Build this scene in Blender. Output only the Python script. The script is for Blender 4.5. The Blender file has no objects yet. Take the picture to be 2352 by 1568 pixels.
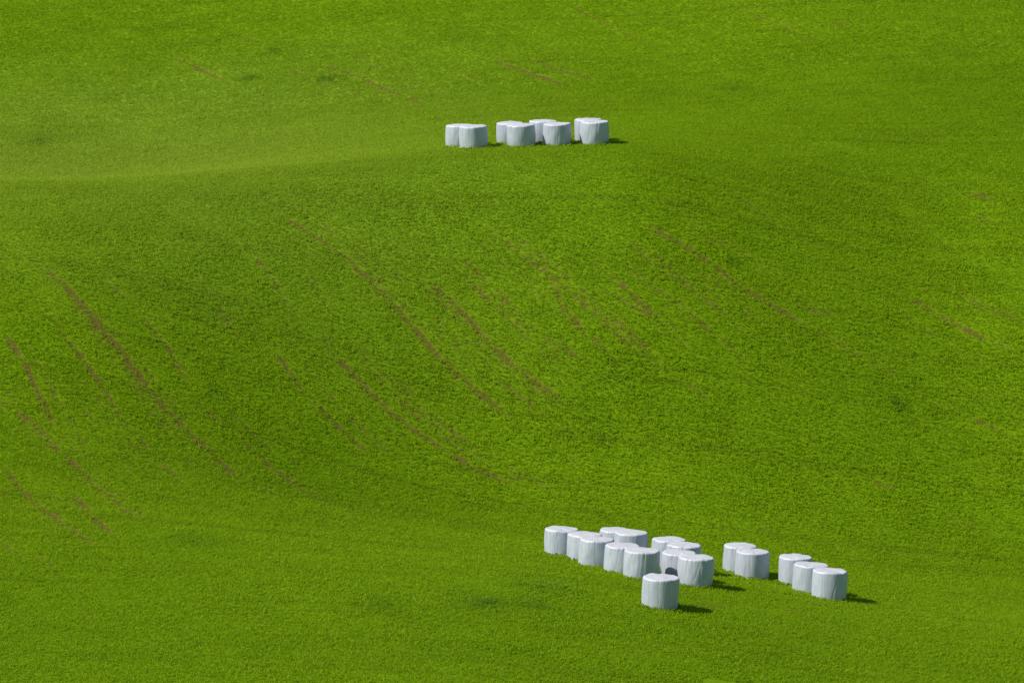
import bpy, math, numpy as np
from mathutils import Vector, Matrix
rng = np.random.default_rng(7)
scene = bpy.context.scene
F=9800.0; PITCH=9.4

# ---------------------------------------------------------------- noise
_tabs={}
def vnoise(x,y,s,seed=0):
    if seed not in _tabs: _tabs[seed]=np.random.default_rng(1000+seed).random((256,256))
    T=_tabs[seed]; x=np.asarray(x)*s+seed*13.7; y=np.asarray(y)*s+seed*7.3
    xi=np.floor(x).astype(int); yi=np.floor(y).astype(int); fx=x-xi; fy=y-yi
    fx=fx*fx*(3-2*fx); fy=fy*fy*(3-2*fy)
    a=T[xi%256,yi%256]; b=T[(xi+1)%256,yi%256]; c=T[xi%256,(yi+1)%256]; d=T[(xi+1)%256,(yi+1)%256]
    return (a*(1-fx)+b*fx)*(1-fy)+(c*(1-fx)+d*fx)*fy
def sstep(a,b,x):
    t=np.clip((x-a)/(b-a),0,1); return t*t*(3-2*t)

# ---------------------------------------------------------------- terrain
Y=np.arange(-300,1600,0.25)
def prof(kn,anchor_z):
    s=np.interp(Y,[k[0] for k in kn],[k[1] for k in kn])
    k=np.ones(17)/17; s=np.convolve(s,k,mode='same')
    z=np.cumsum(s)*0.25
    return z-np.interp(149,Y,z)+anchor_z
near=[(-300,.05),(-5,.0),(5,-.30),(78,-.31),(100,-.16),(122,-.03)]
far=[(215,.2),(260,.2),(340,.14),(450,.05),(600,0),(1600,-.02)]
PL=prof(near+[(138,.03),(149,.07),(153,.2),(158,.38),(163,.51),(168,.53),(172,.42),(175,.27),(178,.10),(182,-.08),(187,-.14),(193,-.05),(200,.15)]+far,-33.1)
PM=prof(near+[(136,.03),(143,-.05),(147,-.11),(156,-.11),(159,.08),(163,.46),(168,.67),(176,.58),(182,.29),(185,.0),(190,-.05),(196,.02),(204,.14)]+far,-33.1)
PR=prof(near+[(136,.03),(143,-.05),(147,-.11),(157,-.10),(160,.08),(165,.40),(169,.46),(176,.43),(186,.27),(196,.16),(204,.15)]+far,-33.1)
AY=[-300,60,130,152,165,175,186,220,400,1600]; AV=[0,0,-.12,-.12,-.08,0,.02,.03,0,0]
def height(x,y):
    x=np.asarray(x,float); y=np.asarray(y,float)
    wl=1-sstep(-20,1,x); wr=sstep(4,20,x); wm=np.clip(1-wl-wr,0,1)
    z=wl*np.interp(y,Y,PL)+wm*np.interp(y,Y,PM)+wr*np.interp(y,Y,PR)
    xx=45*np.tanh((x-5)/45)
    z=z+np.interp(y,AY,AV)*xx
    z=z+(vnoise(x,y,.11,1)-.5)*.12+(vnoise(x,y,.4,2)-.5)*.035
    return z
def raycast(px,py):
    u=(px-1176)/F; v=(784-py)/F
    p=math.radians(PITCH)
    d=np.array([u, math.cos(p)+v*math.sin(p), -math.sin(p)+v*math.cos(p)]); d/=d[1]
    ys=np.arange(100,400,.1); zs=height(d[0]*ys,ys); ray=d[2]*ys
    i=np.argmax(zs>=ray)
    return d[0]*ys[i], ys[i]

# ---------------------------------------------------------------- tractor / seed drill lines
tracks=[
 ([(110,620),(175,690),(270,800),(330,890),(400,960),(470,1030),(560,1110)],1.1,.36),
 ([(630,495),(700,530),(800,600),(900,700),(1010,830),(1080,890),(1160,955)],1.1,.28),
 ([(970,640),(1030,690),(1100,770),(1190,860),(1300,932)],1.05,.28),
 ([(1480,515),(1560,560),(1670,640),(1760,695),(1860,755)],1.1,.28),
 ([(750,800),(810,860),(880,940),(950,990),(1050,1060),(1200,1125)],1.05,.28),
 ([(0,1070),(70,1150),(130,1200),(210,1255)],1.1,.32),
 ([(540,1000),(620,1070),(700,1130),(780,1175)],1.,.28),
 ([(400,880),(460,930),(540,1000)],.75,.24),
 ([(310,710),(370,780),(430,890)],.7,.22),
 ([(660,600),(720,650),(770,740)],.65,.2),
 ([(960,930),(1040,990),(1110,1040)],.85,.24),
 ([(1250,630),(1300,730),(1390,800)],.75,.22),
 ([(1360,600),(1450,680),(1520,740),(1600,790)],.75,.22),
 ([(1050,620),(1130,700),(1210,790),(1290,850)],.65,.2),
 ([(1100,510),(1200,590),(1290,660),(1400,760),(1480,830)],.65,.2),
 ([(2040,660),(2130,710),(2230,765),(2330,810)],.85,.24),
 ([(2210,435),(2285,470)],1.1,.4),([(2210,480),(2300,525)],.7,.25),
 ([(2260,415),(2310,425)],.75,.4),
 ([(1130,140),(1200,165),(1310,203)],1.1,.4),([(1210,135),(1290,165),(1360,185)],.9,.38),
 ([(740,150),(800,170),(900,212),(980,245)],.9,.3),([(390,130),(440,152),(510,185)],.9,.34),
 ([(1300,10),(1400,60),(1500,105)],.6,.24),([(1910,50),(1945,58)],1.1,.7),
 ([(1040,170),(1100,195)],.6,.26),([(640,150),(800,220)],.5,.24),
 ([(1780,1385),(1850,1415),(1930,1450)],.95,.34),([(2050,1365),(2130,1400),(2240,1440)],.95,.34),
 ([(1700,1190),(1800,1240)],.6,.22),([(1900,1255),(2030,1320)],.75,.24),([(1950,1405),(2020,1430)],.8,.28),
 ([(1990,1100),(2070,1130)],.85,.32),([(1570,880),(1640,930)],.75,.22),
 ([(1820,700),(1940,740)],.75,.24),([(1580,530),(1680,580)],.7,.22),
 ([(20,930),(100,1000),(180,1080),(270,1160),(330,1200)],.9,.28),
 ([(0,760),(60,850),(100,920),(130,990)],.85,.28),
 ([(160,1130),(200,1180),(260,1230)],.95,.38),
 ([(130,760),(200,850),(290,980),(380,1080),(460,1150)],.7,.22),
 ([(620,800),(690,900),(780,990),(870,1060)],.7,.22),
 ([(560,560),(640,660),(700,760)],.6,.2),([(900,860),(960,930)],.6,.2),
 ([(230,640),(300,700)],.7,.22),([(440,620),(500,700),(560,800)],.6,.2),
 ([(1110,1290),(1200,1330)],.6,.24),([(1180,1080),(1300,1150)],.58,.2),
 ([(1570,1382),(1660,1396)],1.8,1.1),([(1640,1345),(1700,1356)],1.2,.7),([(1730,1395),(1790,1405)],1.,.5),([(1000,1000),(1100,1090)],.6,.2),
 ([(1340,1345),(1400,1352)],.7,.4),([(1960,1350),(2000,1362)],.9,.5),
 ([(1650,420),(1760,500),(1850,560)],.6,.2),([(1780,400),(1900,440)],.6,.2),
 ([(1420,560),(1500,600),(1600,680),(1700,760)],.62,.2),
 ([(830,120),(1000,190)],.5,.22),([(500,60),(620,110)],.5,.22),([(1700,20),(1900,110)],.5,.22),
 ([(2100,900),(2200,950),(2340,1010)],.6,.22),([(2150,1180),(2300,1240)],.65,.22),
 ([(1300,1050),(1400,1110)],.58,.2),([(850,1120),(1000,1200)],.58,.2),
 ([(50,1260),(150,1310)],.58,.2),([(2335,970),(2352,975)],1.,.36),([(0,1240),(60,1290)],.6,.22),
 ([(1330,420),(1480,515)],.58,.2),([(1860,755),(2000,830),(2100,880)],.62,.22),([(1600,790),(1720,860)],.58,.2),
]
RX0,RY0,RES=-42.,118.,.08
NX,NY=int(84/RES),int(150/RES)
M=np.zeros((NX,NY),np.float32)
def splat(x,y,r,a):
    n=int(r*2.2/RES)+1; ci=int((x-RX0)/RES); cj=int((y-RY0)/RES)
    i0,i1,j0,j1=max(ci-n,0),min(ci+n+1,NX),max(cj-n,0),min(cj+n+1,NY)
    if i0>=i1 or j0>=j1: return
    I,J=np.meshgrid(np.arange(i0,i1),np.arange(j0,j1),indexing='ij')
    d2=((I*RES+RX0-x)**2+(J*RES+RY0-y)**2)/(r*r)
    M[i0:i1,j0:j1]=np.maximum(M[i0:i1,j0:j1],a*np.exp(-d2*1.4))
def draw(pts,st,w,ti):
    seg=np.sqrt((np.diff(pts,axis=0)**2).sum(1)); cum=np.concatenate([[0],np.cumsum(seg)]); L=cum[-1]
    s=np.arange(0,L,.06)
    X=np.interp(s,cum,pts[:,0]); Yy=np.interp(s,cum,pts[:,1])
    for k in range(len(s)):
        fade=min(1,s[k]/1.5+.15,(L-s[k])/1.5+.15)
        g=.5+1.0*vnoise(s[k],ti*5.1,1.3,5)*(.4+vnoise(s[k],ti*3.3,.35,6))
        wob=(vnoise(s[k],ti*9.,.6,8)-.5)*.24+rng.normal(0,.05)
        splat(X[k]+wob,Yy[k]+rng.normal(0,.04),w*(.4+.6*vnoise(s[k],ti,1.9,9))*.52,min(1,st*g)*fade)
for ti,(pl,st,w) in enumerate(tracks):
    pts=[]
    for (a,b) in zip(pl[:-1],pl[1:]):
        for t in np.linspace(0,1,5)[:-1]:
            pts.append(raycast(a[0]+(b[0]-a[0])*t,a[1]+(b[1]-a[1])*t))
    pts.append(raycast(*pl[-1])); pts=np.array(pts)
    if len(pts)>6:
        for _ in range(6): pts[1:-1]=(pts[:-2]+pts[1:-1]*2+pts[2:])/4
    draw(pts,st,w,ti)
    if len(pl)>=4:
        for q,off in enumerate((-1.05,-.5,.55,1.15,1.7)):
            draw(pts+np.array([off,rng.uniform(-2.5,2.5)]),rng.uniform(.36,.55),.16,ti*7.3+q+3)
GX,GY=np.meshgrid(RX0+np.arange(NX)*RES,RY0+np.arange(NY)*RES,indexing='ij')
br=.4*vnoise(GX,GY,1.7,21)+.3*vnoise(GX,GY,4.7,22)+.3*rng.random(GX.shape)
M*=np.clip((br-.22)*3.2,.12,1).astype(np.float32)
def maskat(x,y):
    i=np.clip(((x-RX0)/RES).astype(int),0,NX-1); j=np.clip(((y-RY0)/RES).astype(int),0,NY-1)
    inside=(x>RX0)&(x<RX0+NX*RES)&(y>RY0)&(y<RY0+NY*RES)
    return M[i,j]*inside
lush=[(755,182,.7,.5),(573,182,.5,.45),(635,118,.35,.4),(1110,1385,1.0,.4),(1230,1390,.8,.4),(1385,1000,.6,.3),(1680,600,.3,.45),(2060,930,.35,.4),
      (90,325,.9,.3),(1680,200,.8,.25),(1410,860,.5,.3),(440,1245,1.1,.25),(490,900,.5,.25),(2100,870,.15,.3),(1250,1350,1.2,.3),(880,1390,.8,.2)]
lush=[(*raycast(a,b),r,s) for a,b,r,s in lush]
def lushat(x,y):
    v=np.zeros_like(x)
    for lx,ly,r,s in lush:
        d2=((x-lx)/r)**2+((y-ly)/(r*1.3))**2
        v=np.maximum(v,s*np.exp(-d2*1.3)*(.5+vnoise(x,y,2.2,31)))
    return v
CA,SA=math.cos(math.radians(57)),math.sin(math.radians(57))
def rows(x,y):
    c=x*SA+y*CA; l=x*CA-y*SA
    n=vnoise(c,l*.045,2.6,33); return sstep(.62,.85,n)*sstep(.35,.7,vnoise(x,y,.12,34)+.15)

# ---------------------------------------------------------------- node helper
def newmat(name):
    m=bpy.data.materials.new(name); m.use_nodes=True; nt=m.node_tree; nt.nodes.clear(); return m,nt
def N(nt,t,**kw):
    n=nt.nodes.new(t)
    for k,v in kw.items(): setattr(n,k,v)
    return n
def mixc(nt,fac,a,b,mode='MIX'):
    n=nt.nodes.new('ShaderNodeMix'); n.data_type='RGBA'; n.blend_type=mode
    for sock,val in ((n.inputs[0],fac),(n.inputs[6],a),(n.inputs[7],b)):
        if hasattr(val,'is_output'): nt.links.new(val,sock)
        elif isinstance(val,(tuple,list)): sock.default_value=(*val,1)
        else: sock.default_value=val
    return n.outputs[2]
def ramp(nt,src,a,b,va=0.,vb=1.):
    n=nt.nodes.new('ShaderNodeMapRange'); n.inputs[1].default_value=a; n.inputs[2].default_value=b
    n.inputs[3].default_value=va; n.inputs[4].default_value=vb; nt.links.new(src,n.inputs[0]); return n.outputs[0]
def mul(nt,a,b):
    n=nt.nodes.new('ShaderNodeMath'); n.operation='MULTIPLY'
    for s,v in ((n.inputs[0],a),(n.inputs[1],b)):
        if hasattr(v,'is_output'): nt.links.new(v,s)
        else: s.default_value=v
    return n.outputs[0]
def noise(nt,vec,scale,detail=3,rough=.5):
    n=nt.nodes.new('ShaderNodeTexNoise'); n.inputs['Scale'].default_value=scale; n.inputs['Detail'].default_value=detail
    n.inputs['Roughness'].default_value=rough; nt.links.new(vec,n.inputs['Vector']); return n.outputs['Fac']

def fieldcolor(nt):
    geo=N(nt,'ShaderNodeNewGeometry'); pos=geo.outputs['Position']
    mp=N(nt,'ShaderNodeMapping'); mp.inputs['Rotation'].default_value=(0,0,math.radians(57)); mp.inputs['Scale'].default_value=(.05,2.2,.1)
    nt.links.new(pos,mp.inputs['Vector'])
    big=ramp(nt,noise(nt,pos,.07,3),.32,.68)
    midn=noise(nt,pos,.45,3,.5)
    rown=noise(nt,mp.outputs[0],1.0,3,.6)
    c=mixc(nt,big,(.218,.368,.0035),(.246,.400,.0045))
    c=mixc(nt,ramp(nt,midn,.4,.75,0,.22),c,(.160,.300,.003))
    c=mixc(nt,ramp(nt,midn,.25,.5,.2,0),c,(.268,.412,.006))
    c=mixc(nt,ramp(nt,rown,.50,.68,0,.45),c,(.165,.248,.007))
    c=mixc(nt,ramp(nt,rown,.3,.45,.12,0),c,(.28,.41,.006))
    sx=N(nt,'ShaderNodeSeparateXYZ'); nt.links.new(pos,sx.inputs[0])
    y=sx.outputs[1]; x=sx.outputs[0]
    sun_hol=mul(nt,mul(nt,ramp(nt,y,164,190),ramp(nt,y,198,220,1,0)),ramp(nt,x,-12,6,1,.0))
    c=mixc(nt,mul(nt,sun_hol,.6),c,(.33,.45,.05))  # grazing sun on the hollow behind the crest, painted in as paler green
    return c,pos

# ground material
gm,nt=newmat('meadow_ground')
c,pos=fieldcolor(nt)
fine=noise(nt,pos,15,6,.75)
c1=mixc(nt,ramp(nt,fine,.36,.60),mixc(nt,1.0,c,(.44,.48,.6),'MULTIPLY'),mixc(nt,1.,c,(.76,.80,1),'MULTIPLY'))
soilc=mixc(nt,ramp(nt,noise(nt,pos,14,4,.7),.3,.7),(.070,.048,.011),(.170,.122,.030))
at=N(nt,'ShaderNodeAttribute',attribute_name='soil')
ad=N(nt,'ShaderNodeMath',operation='ADD'); nt.links.new(at.outputs['Fac'],ad.inputs[0]); nt.links.new(ramp(nt,noise(nt,pos,9,4,.75),.25,.75,-.2,.25),ad.inputs[1])
sm=mul(nt,ramp(nt,ad.outputs[0],.03,.45),ramp(nt,at.outputs['Fac'],.03,.15))
col=mixc(nt,mul(nt,sm,.86),c1,soilc)
bs=N(nt,'ShaderNodeBsdfPrincipled'); bs.inputs['Roughness'].default_value=.95; bs.inputs['Specular IOR Level'].default_value=.03
bp=N(nt,'ShaderNodeBump'); bp.inputs['Strength'].default_value=.6; bp.inputs['Distance'].default_value=.04
nt.links.new(fine,bp.inputs['Height']); nt.links.new(bp.outputs[0],bs.inputs['Normal']); nt.links.new(col,bs.inputs['Base Color'])
o=N(nt,'ShaderNodeOutputMaterial'); nt.links.new(bs.outputs[0],o.inputs[0])

# grass material
gr,nt=newmat('clover_grass')
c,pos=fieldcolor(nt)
oi=N(nt,'ShaderNodeObjectInfo')
c=mixc(nt,ramp(nt,oi.outputs['Random'],0,1,0,.42),c,mixc(nt,1.,c,(1.4,1.25,1.2),'MULTIPLY'))
at=N(nt,'ShaderNodeAttribute',attribute_name='lush'); at.attribute_type='INSTANCER'
c=mixc(nt,at.outputs['Fac'],c,(.04,.15,.02))
d=N(nt,'ShaderNodeBsdfPrincipled'); d.inputs['Roughness'].default_value=.65; d.inputs['Specular IOR Level'].default_value=.10
nt.links.new(c,d.inputs['Base Color'])
t=N(nt,'ShaderNodeBsdfTranslucent'); nt.links.new(mixc(nt,1.,c,(1.3,1.2,.6),'MULTIPLY'),t.inputs[0])
mx=N(nt,'ShaderNodeMixShader'); mx.inputs[0].default_value=.44
nt.links.new(d.outputs[0],mx.inputs[1]); nt.links.new(t.outputs[0],mx.inputs[2])
o=N(nt,'ShaderNodeOutputMaterial'); nt.links.new(mx.outputs[0],o.inputs[0])

# film material
fm,nt=newmat('white_stretch_film')
tc=N(nt,'ShaderNodeTexCoord'); oi=N(nt,'ShaderNodeObjectInfo')
va=N(nt,'ShaderNodeVectorMath',operation='ADD'); nt.links.new(tc.outputs['Object'],va.inputs[0]); 
cb=N(nt,'ShaderNodeCombineXYZ'); nt.links.new(mul(nt,oi.outputs['Random'],37.),cb.inputs[0]); nt.links.new(cb.outputs[0],va.inputs[1])
mp=N(nt,'ShaderNodeMapping'); mp.inputs['Scale'].default_value=(5,5,1.2); nt.links.new(va.outputs[0],mp.inputs[0])
cre=noise(nt,mp.outputs[0],1.5,5,.65)
lum=noise(nt,va.outputs[0],3,3)
c=mixc(nt,ramp(nt,cre,.35,.65),(.385,.43,.495),(.465,.505,.565))
c=mixc(nt,ramp(nt,lum,.45,.7,0,.5),c,(.36,.405,.475))
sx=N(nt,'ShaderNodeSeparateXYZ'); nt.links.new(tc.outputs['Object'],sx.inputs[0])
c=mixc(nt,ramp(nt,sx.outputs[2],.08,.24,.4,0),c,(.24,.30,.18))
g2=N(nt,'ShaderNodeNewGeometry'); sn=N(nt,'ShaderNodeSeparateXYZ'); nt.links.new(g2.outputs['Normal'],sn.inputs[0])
# upward-facing film painted whiter than the sides, imitating brighter light on top
toplit=ramp(nt,sn.outputs[2],.35,.9)
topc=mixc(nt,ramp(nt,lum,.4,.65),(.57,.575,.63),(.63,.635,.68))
c=mixc(nt,toplit,c,topc)
d=N(nt,'ShaderNodeBsdfPrincipled'); d.inputs['Roughness'].default_value=.42; d.inputs['Specular IOR Level'].default_value=.45
bp=N(nt,'ShaderNodeBump'); bp.inputs['Strength'].default_value=.35; bp.inputs['Distance'].default_value=.03
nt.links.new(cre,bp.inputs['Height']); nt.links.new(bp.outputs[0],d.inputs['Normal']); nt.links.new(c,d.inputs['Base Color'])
o=N(nt,'ShaderNodeOutputMaterial'); nt.links.new(d.outputs[0],o.inputs[0])

# ---------------------------------------------------------------- ground mesh
def mesh_np(name,V,Fq,smooth=True):
    me=bpy.data.meshes.new(name); V=np.asarray(V,np.float32); 
    if isinstance(Fq,np.ndarray):
        k=Fq.shape[1]; flat=Fq.astype(np.int32).ravel(); tot=np.full(len(Fq),k,np.int32)
    else:
        flat=np.array([i for f in Fq for i in f],np.int32); tot=np.array([len(f) for f in Fq],np.int32)
    st=np.concatenate([[0],np.cumsum(tot)[:-1]]).astype(np.int32)
    me.vertices.add(len(V)); me.vertices.foreach_set('co',V.ravel())
    me.loops.add(len(flat)); me.loops.foreach_set('vertex_index',flat)
    me.polygons.add(len(tot)); me.polygons.foreach_set('loop_start',st)
    me.polygons.foreach_set('loop_total',tot)
    me.polygons.foreach_set('use_smooth',np.full(len(tot),smooth))
    me.update(calc_edges=True); me.validate(); return me
def outer(a,b,n):
    t=np.linspace(0,1,n+1)[1:]; return a+(b-a)*t**2.2
xs=np.concatenate([-outer(36,700,40)[::-1],np.arange(-36,36.01,.10),outer(36,700,40)])
ys=np.concatenate([120-outer(0,330,60)[::-1],np.arange(120,245.01,.12),outer(245,1500,60)])
XX,YY=np.meshgrid(xs,ys,indexing='ij'); ZZ=height(XX,YY)
nx,ny=len(xs),len(ys)
idx=np.arange(nx*ny).reshape(nx,ny)
Fq=np.stack([idx[:-1,:-1],idx[1:,:-1],idx[1:,1:],idx[:-1,1:]],-1).reshape(-1,4)
me=mesh_np('ground',np.stack([XX,YY,ZZ],-1).reshape(-1,3),Fq)
a=me.attributes.new('soil','FLOAT','POINT'); a.data.foreach_set('value',maskat(XX,YY).astype(np.float32).ravel())
me.materials.append(gm)
ground=bpy.data.objects.new('ground',me); scene.collection.objects.link(ground)
ground['kind']='structure'; ground['label']='rolling green hillside meadow with brown seed drill lines'; ground['category']='meadow'

# ---------------------------------------------------------------- bales
def bale_mesh(seed,D,H,top_bulge):
    r=np.random.default_rng(seed); nth=176; R=D/2
    prof_=[(0.001,0,0),(.5,0,0)]
    cr=.08
    for a in np.linspace(-90,0,6): prof_.append((1-cr*.9+cr*.9*math.cos(math.radians(a)),.06+.06*math.sin(math.radians(a)),1))
    for t in np.linspace(0,1,26)[1:-1]: prof_.append((1,.06+(H-.06-.07)*t,2))
    for a in np.linspace(0,90,9): prof_.append((1-cr*1.2+cr*1.2*math.cos(math.radians(a)),H-.07+.07*math.sin(math.radians(a)),3))
    for t in np.linspace(.89,0.001,18): prof_.append((t,H,4))
    P=np.array(prof_); m=len(P)
    th=np.linspace(0,2*np.pi,nth,endpoint=False)
    TH,RR=np.meshgrid(th,P[:,0]); _,Z=np.meshgrid(th,P[:,1])
    hz=np.clip(Z/H,0,1)
    ph=r.random(6)*6.28; sd=40+seed%9
    ox=r.random()*50
    def cyl(fr,zs,s): return vnoise(np.cos(TH)*fr+ox+Z*zs,np.sin(TH)*fr+ox*.7-Z*zs*.6,1.0,s)
    sq=1+.009*np.cos(4*TH+ph[0])+.007*np.cos(2*TH+ph[1])+.010*np.cos(3*TH+ph[2])*(hz-.4)
    bulge=1+(.022+.022*r.random())*np.sin(np.pi*np.clip(hz*.95+.02,0,1))-.02-.022*r.random()*(1-hz)
    rid=1-np.abs(2*cyl(4,.6,sd)-1); rid2=1-np.abs(2*cyl(11,1.0,sd+1)-1)
    rid3=cyl(2.2,2.0,sd+2)
    topw=sstep(.7,1,hz)
    disp=-(rid**8)*(.011+.008*topw)-(rid2**5)*(.003+.004*topw)+(rid3-.5)*.020
    rad=R*RR*sq*bulge+disp*np.clip(RR,0,1)**2
    top=sstep(.90,1.,hz)
    zz=Z+top*((cyl(2.2,0,sd+3)-.5)*.035*np.clip(RR,0,1)+ (vnoise(np.cos(TH)*RR*3+ox,np.sin(TH)*RR*3,1.,sd+4)-.5)*.014)
    zz+=top*(top_bulge*(1-RR**2)) - top*(rid**9)*.010*np.clip(RR*1.1-.3,0,1)
    X=rad*np.cos(TH); Yv=rad*np.sin(TH)
    lean=r.normal(0,.022,2); X=X+lean[0]*zz; Yv=Yv+lean[1]*zz
    V=np.stack([X,Yv,zz],-1).reshape(-1,3)
    id_=np.arange(m*nth).reshape(m,nth); nx_=np.roll(id_,-1,axis=1)
    Fq=np.stack([id_[:-1],nx_[:-1],nx_[1:],id_[1:]],-1).reshape(-1,4)
    me=mesh_np('wrapped_bale',V,Fq); me.materials.append(fm); return me
def flap_mesh(D,H,th0,slant,w,h0,h1,seed):
    n=18; V=[]
    for i in range(n):
        t=i/(n-1); z=h1+(h0-h1)*t; th=th0+slant*t*t; ww=w*(1-.75*t)
        for j in range(4):
            s=j/3; a=th+(s-.5)*ww/(D/2)
            R=D/2+.004+.035*s*s*math.sin(3.14*min(1,t+.15))+.004*math.sin(i*1.7+seed)
            V.append((R*math.cos(a),R*math.sin(a),z))
    Fq=[(i*4+j,i*4+j+1,(i+1)*4+j+1,(i+1)*4+j) for i in range(n-1) for j in range(3)]
    me=mesh_np('film_flap',V,Fq); me.materials.append(fm); return me
bales=[]
up=[(-2.30,187.2),(-1.67,186.0),(-.08,187.3),(.42,186.0),(1.36,187.4),(1.97,186.1),(3.37,187.4),(3.60,186.2)]
for x,y in up: bales.append((x,y,'up'))
low=[(1290,1285),(1342,1300),(1367,1308),(1414,1284),(1450,1297),(1427,1325),(1472,1337),(1535,1311),(1571,1323),(1559,1342),(1595,1351),(1516,1406),(1700,1325),(1727,1335),(1827,1352),(1862,1370),(1906,1385)]
for px,py in low:
    x,y=raycast(px,py-4); bales.append((x,y+.6,'low'))
B=[list(b) for b in bales]
MD=1.33
for it in range(40):
    for i in range(len(B)):
        for j in range(i+1,len(B)):
            dx=B[j][0]-B[i][0]; dy=B[j][1]-B[i][1]; dd=math.hypot(dx,dy)
            if dd<MD and dd>1e-3:
                k=(MD-dd)/2*1.02; sy=1 if dy>=0 else -1
                B[i][1]-=sy*k; B[j][1]+=sy*k
for i,b in enumerate(B):
    x,y,g=b; r=np.random.default_rng(90+i)
    D=1.255+r.normal(0,.012); H=1.07+r.normal(0,.022)
    if g=='up': H-=.06
    me=bale_mesh(100+i,D,H,.01+.015*r.random())
    ob=bpy.data.objects.new('wrapped_bale' if i==0 else 'wrapped_bale.%03d'%i,me); scene.collection.objects.link(ob)
    z=float(height(x,y)); e=.6
    gx=float(height(x+e,y)-height(x-e,y))/(2*e); gy=float(height(x,y+e)-height(x,y-e))/(2*e)
    n=Vector((-gx*.35,-gy*.35,1)).normalized()
    q=n.to_track_quat('Z','Y'); ob.rotation_mode='QUATERNION'
    ob.rotation_quaternion=q; ob.location=(x,y,z-.04)
    ob['category']='hay bale'
    ob['group']='white wrapped bales on the hilltop' if g=='up' else 'white wrapped bales in the valley'
    ob['label']='white film-wrapped round silage bale standing in hilltop grass' if g=='up' else 'white film-wrapped round silage bale in a row on the meadow'
    if i==8+11: ob['label']='single white wrapped bale standing apart beside bare soil'
    if i in (8+10,8+16,7):
        fl=bpy.data.objects.new('film_flap',flap_mesh(D+.03,H,math.radians(-128),.35,.16,.15,H-.08,i)); scene.collection.objects.link(fl)
        fl.parent=ob; fl['label']='loose folded edge of white wrapping film'
        ob['label']='white wrapped bale with a loose folded film edge'

# ---------------------------------------------------------------- grass
def tuft(seed):
    r=np.random.default_rng(seed); V=[];Fc=[]
    for k in range(11):
        a=r.random()*6.28; rad=.10*math.sqrt(r.random()); bx,by=rad*math.cos(a),rad*math.sin(a)
        h=r.uniform(.025,.068); la=r.random()*6.28; l=r.uniform(.018,.04); w=r.uniform(.009,.017)
        dx,dy=math.cos(la),math.sin(la); px_,py_=-dy,dx; b=len(V)
        up=r.uniform(-.005,.028)
        V+= [(bx-px_*.004,by-py_*.004,-.02),(bx+px_*.004,by+py_*.004,-.02)]
        c=(bx+dx*l*.3,by+dy*l*.3,h*.8)
        V+= [(c[0]+px_*w*.6,c[1]+py_*w*.6,c[2]),(c[0]-px_*w*.6,c[1]-py_*w*.6,c[2]),
             (c[0]+dx*l*.6+px_*w,c[1]+dy*l*.6+py_*w,h*.8+up),(c[0]+dx*l*.6-px_*w,c[1]+dy*l*.6-py_*w,h*.8+up),(c[0]+dx*l*1.1,c[1]+dy*l*1.1,h*.8+up*.6)]
        Fc+=[(b,b+1,b+2),(b,b+2,b+3),(b+3,b+2,b+4),(b+3,b+4,b+5),(b+5,b+4,b+6)]
    me=mesh_np('tuft',V,Fc,False); me.materials.append(gr); return bpy.data.objects.new('grass_tuft_source',me)
col=bpy.data.collections.new('grass_sources')
for s in range(5): col.objects.link(tuft(s))
cell=.124
jx,jy=np.meshgrid(np.arange(-33,33,cell),np.arange(119,236,cell),indexing='ij')
gx_=(jx+rng.uniform(0,cell,jx.shape)).ravel(); gy_=(jy+rng.uniform(0,cell,jy.shape)).ravel()
keep=np.abs(gx_)<.122*gy_+2.5
keep&=(gy_>132)|(gx_<6)
keep&=(gy_<205)|(rng.random(len(gx_))<.8)
mk=maskat(gx_,gy_)
keep&=rng.random(len(gx_))>np.clip(mk*1.8-.05,0,.90)
for x,y,g in B: keep&=((gx_-x)**2+(gy_-y)**2)>.60**2
gx_,gy_,mk=gx_[keep],gy_[keep],mk[keep]
gz=height(gx_,gy_)
rw=rows(gx_,gy_)
size=(.88+.26*vnoise(gx_,gy_,1.3,11))*(.9+.2*vnoise(gx_,gy_,.35,12))*rng.uniform(.8,1.25,len(gx_))*(1-.5*np.clip(mk,0,1))*(1-.12*rw)
nb=np.zeros(len(gx_))
for x,y,g in B: nb=np.maximum(nb,np.exp(-((np.hypot(gx_-x,gy_-y)-.64)/.2)**2))
size*=1+.7*nb
lu=np.clip(lushat(gx_,gy_),0,1); size*=1+.5*lu
me=bpy.data.meshes.new('grass'); me.vertices.add(len(gx_)); me.vertices.foreach_set('co',np.stack([gx_,gy_,gz],-1).astype(np.float32).ravel())
for nm,arr in (('size',size),('lush',lu)):
    a=me.attributes.new(nm,'FLOAT','POINT'); a.data.foreach_set('value',arr.astype(np.float32))
me.update(); me.materials.append(gr)
grass=bpy.data.objects.new('grass',me); scene.collection.objects.link(grass)
grass['kind']='stuff'; grass['label']='short lush green clover and grass covering the hillside'; grass['category']='grass'
ng=bpy.data.node_groups.new('scatter','GeometryNodeTree')
ng.interface.new_socket('Geometry',in_out='INPUT',socket_type='NodeSocketGeometry'); ng.interface.new_socket('Geometry',in_out='OUTPUT',socket_type='NodeSocketGeometry')
gi=ng.nodes.new('NodeGroupInput'); go=ng.nodes.new('NodeGroupOutput')
ci=ng.nodes.new('GeometryNodeCollectionInfo'); ci.inputs['Collection'].default_value=col; ci.inputs['Separate Children'].default_value=True; ci.inputs['Reset Children'].default_value=True
ip=ng.nodes.new('GeometryNodeInstanceOnPoints'); ip.inputs['Pick Instance'].default_value=True
rv=ng.nodes.new('FunctionNodeRandomValue'); rv.data_type='FLOAT_VECTOR'; rv.inputs[0].default_value=(-.25,-.25,0); rv.inputs[1].default_value=(.25,.25,6.28)
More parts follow.
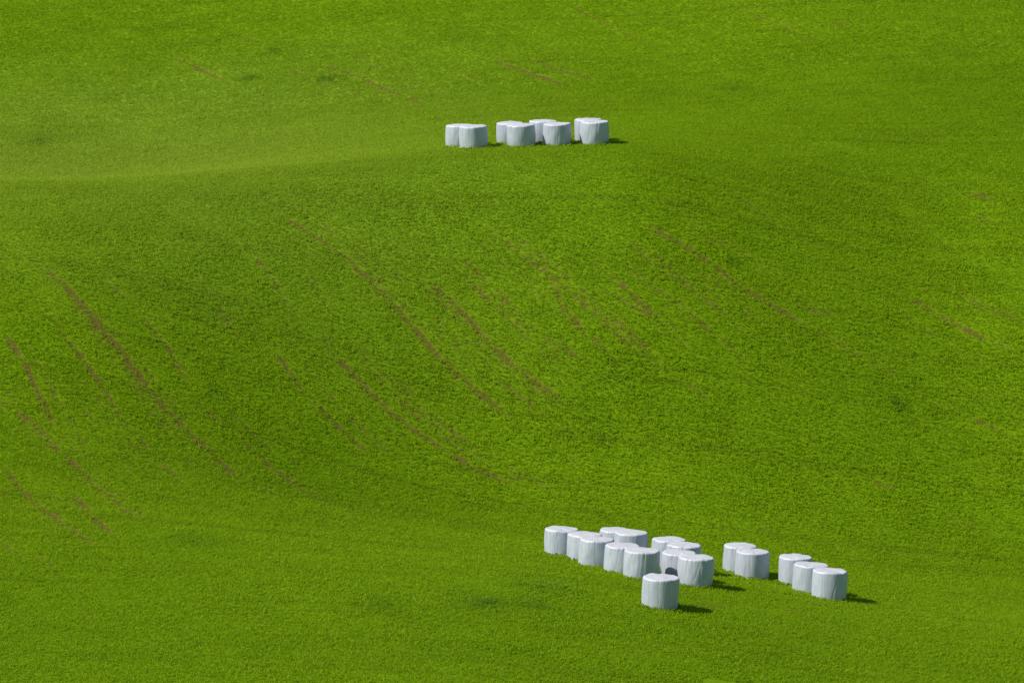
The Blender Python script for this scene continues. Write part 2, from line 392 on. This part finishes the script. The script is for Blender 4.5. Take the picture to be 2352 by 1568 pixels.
na=ng.nodes.new('GeometryNodeInputNamedAttribute'); na.data_type='FLOAT'; na.inputs['Name'].default_value='size'
ri=ng.nodes.new('FunctionNodeRandomValue'); ri.data_type='INT'; ri.inputs[4].default_value=0; ri.inputs[5].default_value=4
Lk=ng.links.new
Lk(gi.outputs[0],ip.inputs['Points']); Lk(ci.outputs[0],ip.inputs['Instance']); Lk(rv.outputs[0],ip.inputs['Rotation'])
Lk(na.outputs[0],ip.inputs['Scale']); Lk(ri.outputs[2],ip.inputs['Instance Index']); Lk(ip.outputs[0],go.inputs[0])
md=grass.modifiers.new('scatter','NODES'); md.node_group=ng

# ---------------------------------------------------------------- light, sky, camera
az=14; el=45
sd=Vector((-math.cos(math.radians(az))*math.cos(math.radians(el)),-math.sin(math.radians(az))*math.cos(math.radians(el)),math.sin(math.radians(el))))
sl=bpy.data.lights.new('sun','SUN'); sl.energy=4.9; sl.angle=math.radians(.5); sl.color=(1,.95,.86)
so=bpy.data.objects.new('sun',sl); scene.collection.objects.link(so); so.rotation_mode='QUATERNION'; so.rotation_quaternion=sd.to_track_quat('Z','Y'); so.location=(-40,100,60)
w=bpy.data.worlds.new('World'); scene.world=w; w.use_nodes=True; nt=w.node_tree
bg=nt.nodes['Background']; sk=nt.nodes.new('ShaderNodeTexSky'); sk.sky_type='NISHITA'; sk.sun_disc=False
sk.sun_elevation=math.radians(el); sk.sun_rotation=math.atan2(sd.x,sd.y)%(2*math.pi)
nt.links.new(sk.outputs[0],bg.inputs[0]); bg.inputs[1].default_value=.10
cam=bpy.data.cameras.new('camera'); cam.lens=150; cam.sensor_width=36; cam.clip_end=5000; cam.clip_start=.5
co=bpy.data.objects.new('camera',cam); scene.collection.objects.link(co); co.location=(0,0,0); co.rotation_euler=(math.radians(90-PITCH),0,0)
scene.camera=co
scene.view_settings.view_transform='Standard'; scene.view_settings.look='None'; scene.view_settings.exposure=0
hc=float(height(0,0))
if hc>-.8: raise RuntimeError('camera ground %f'%hc)
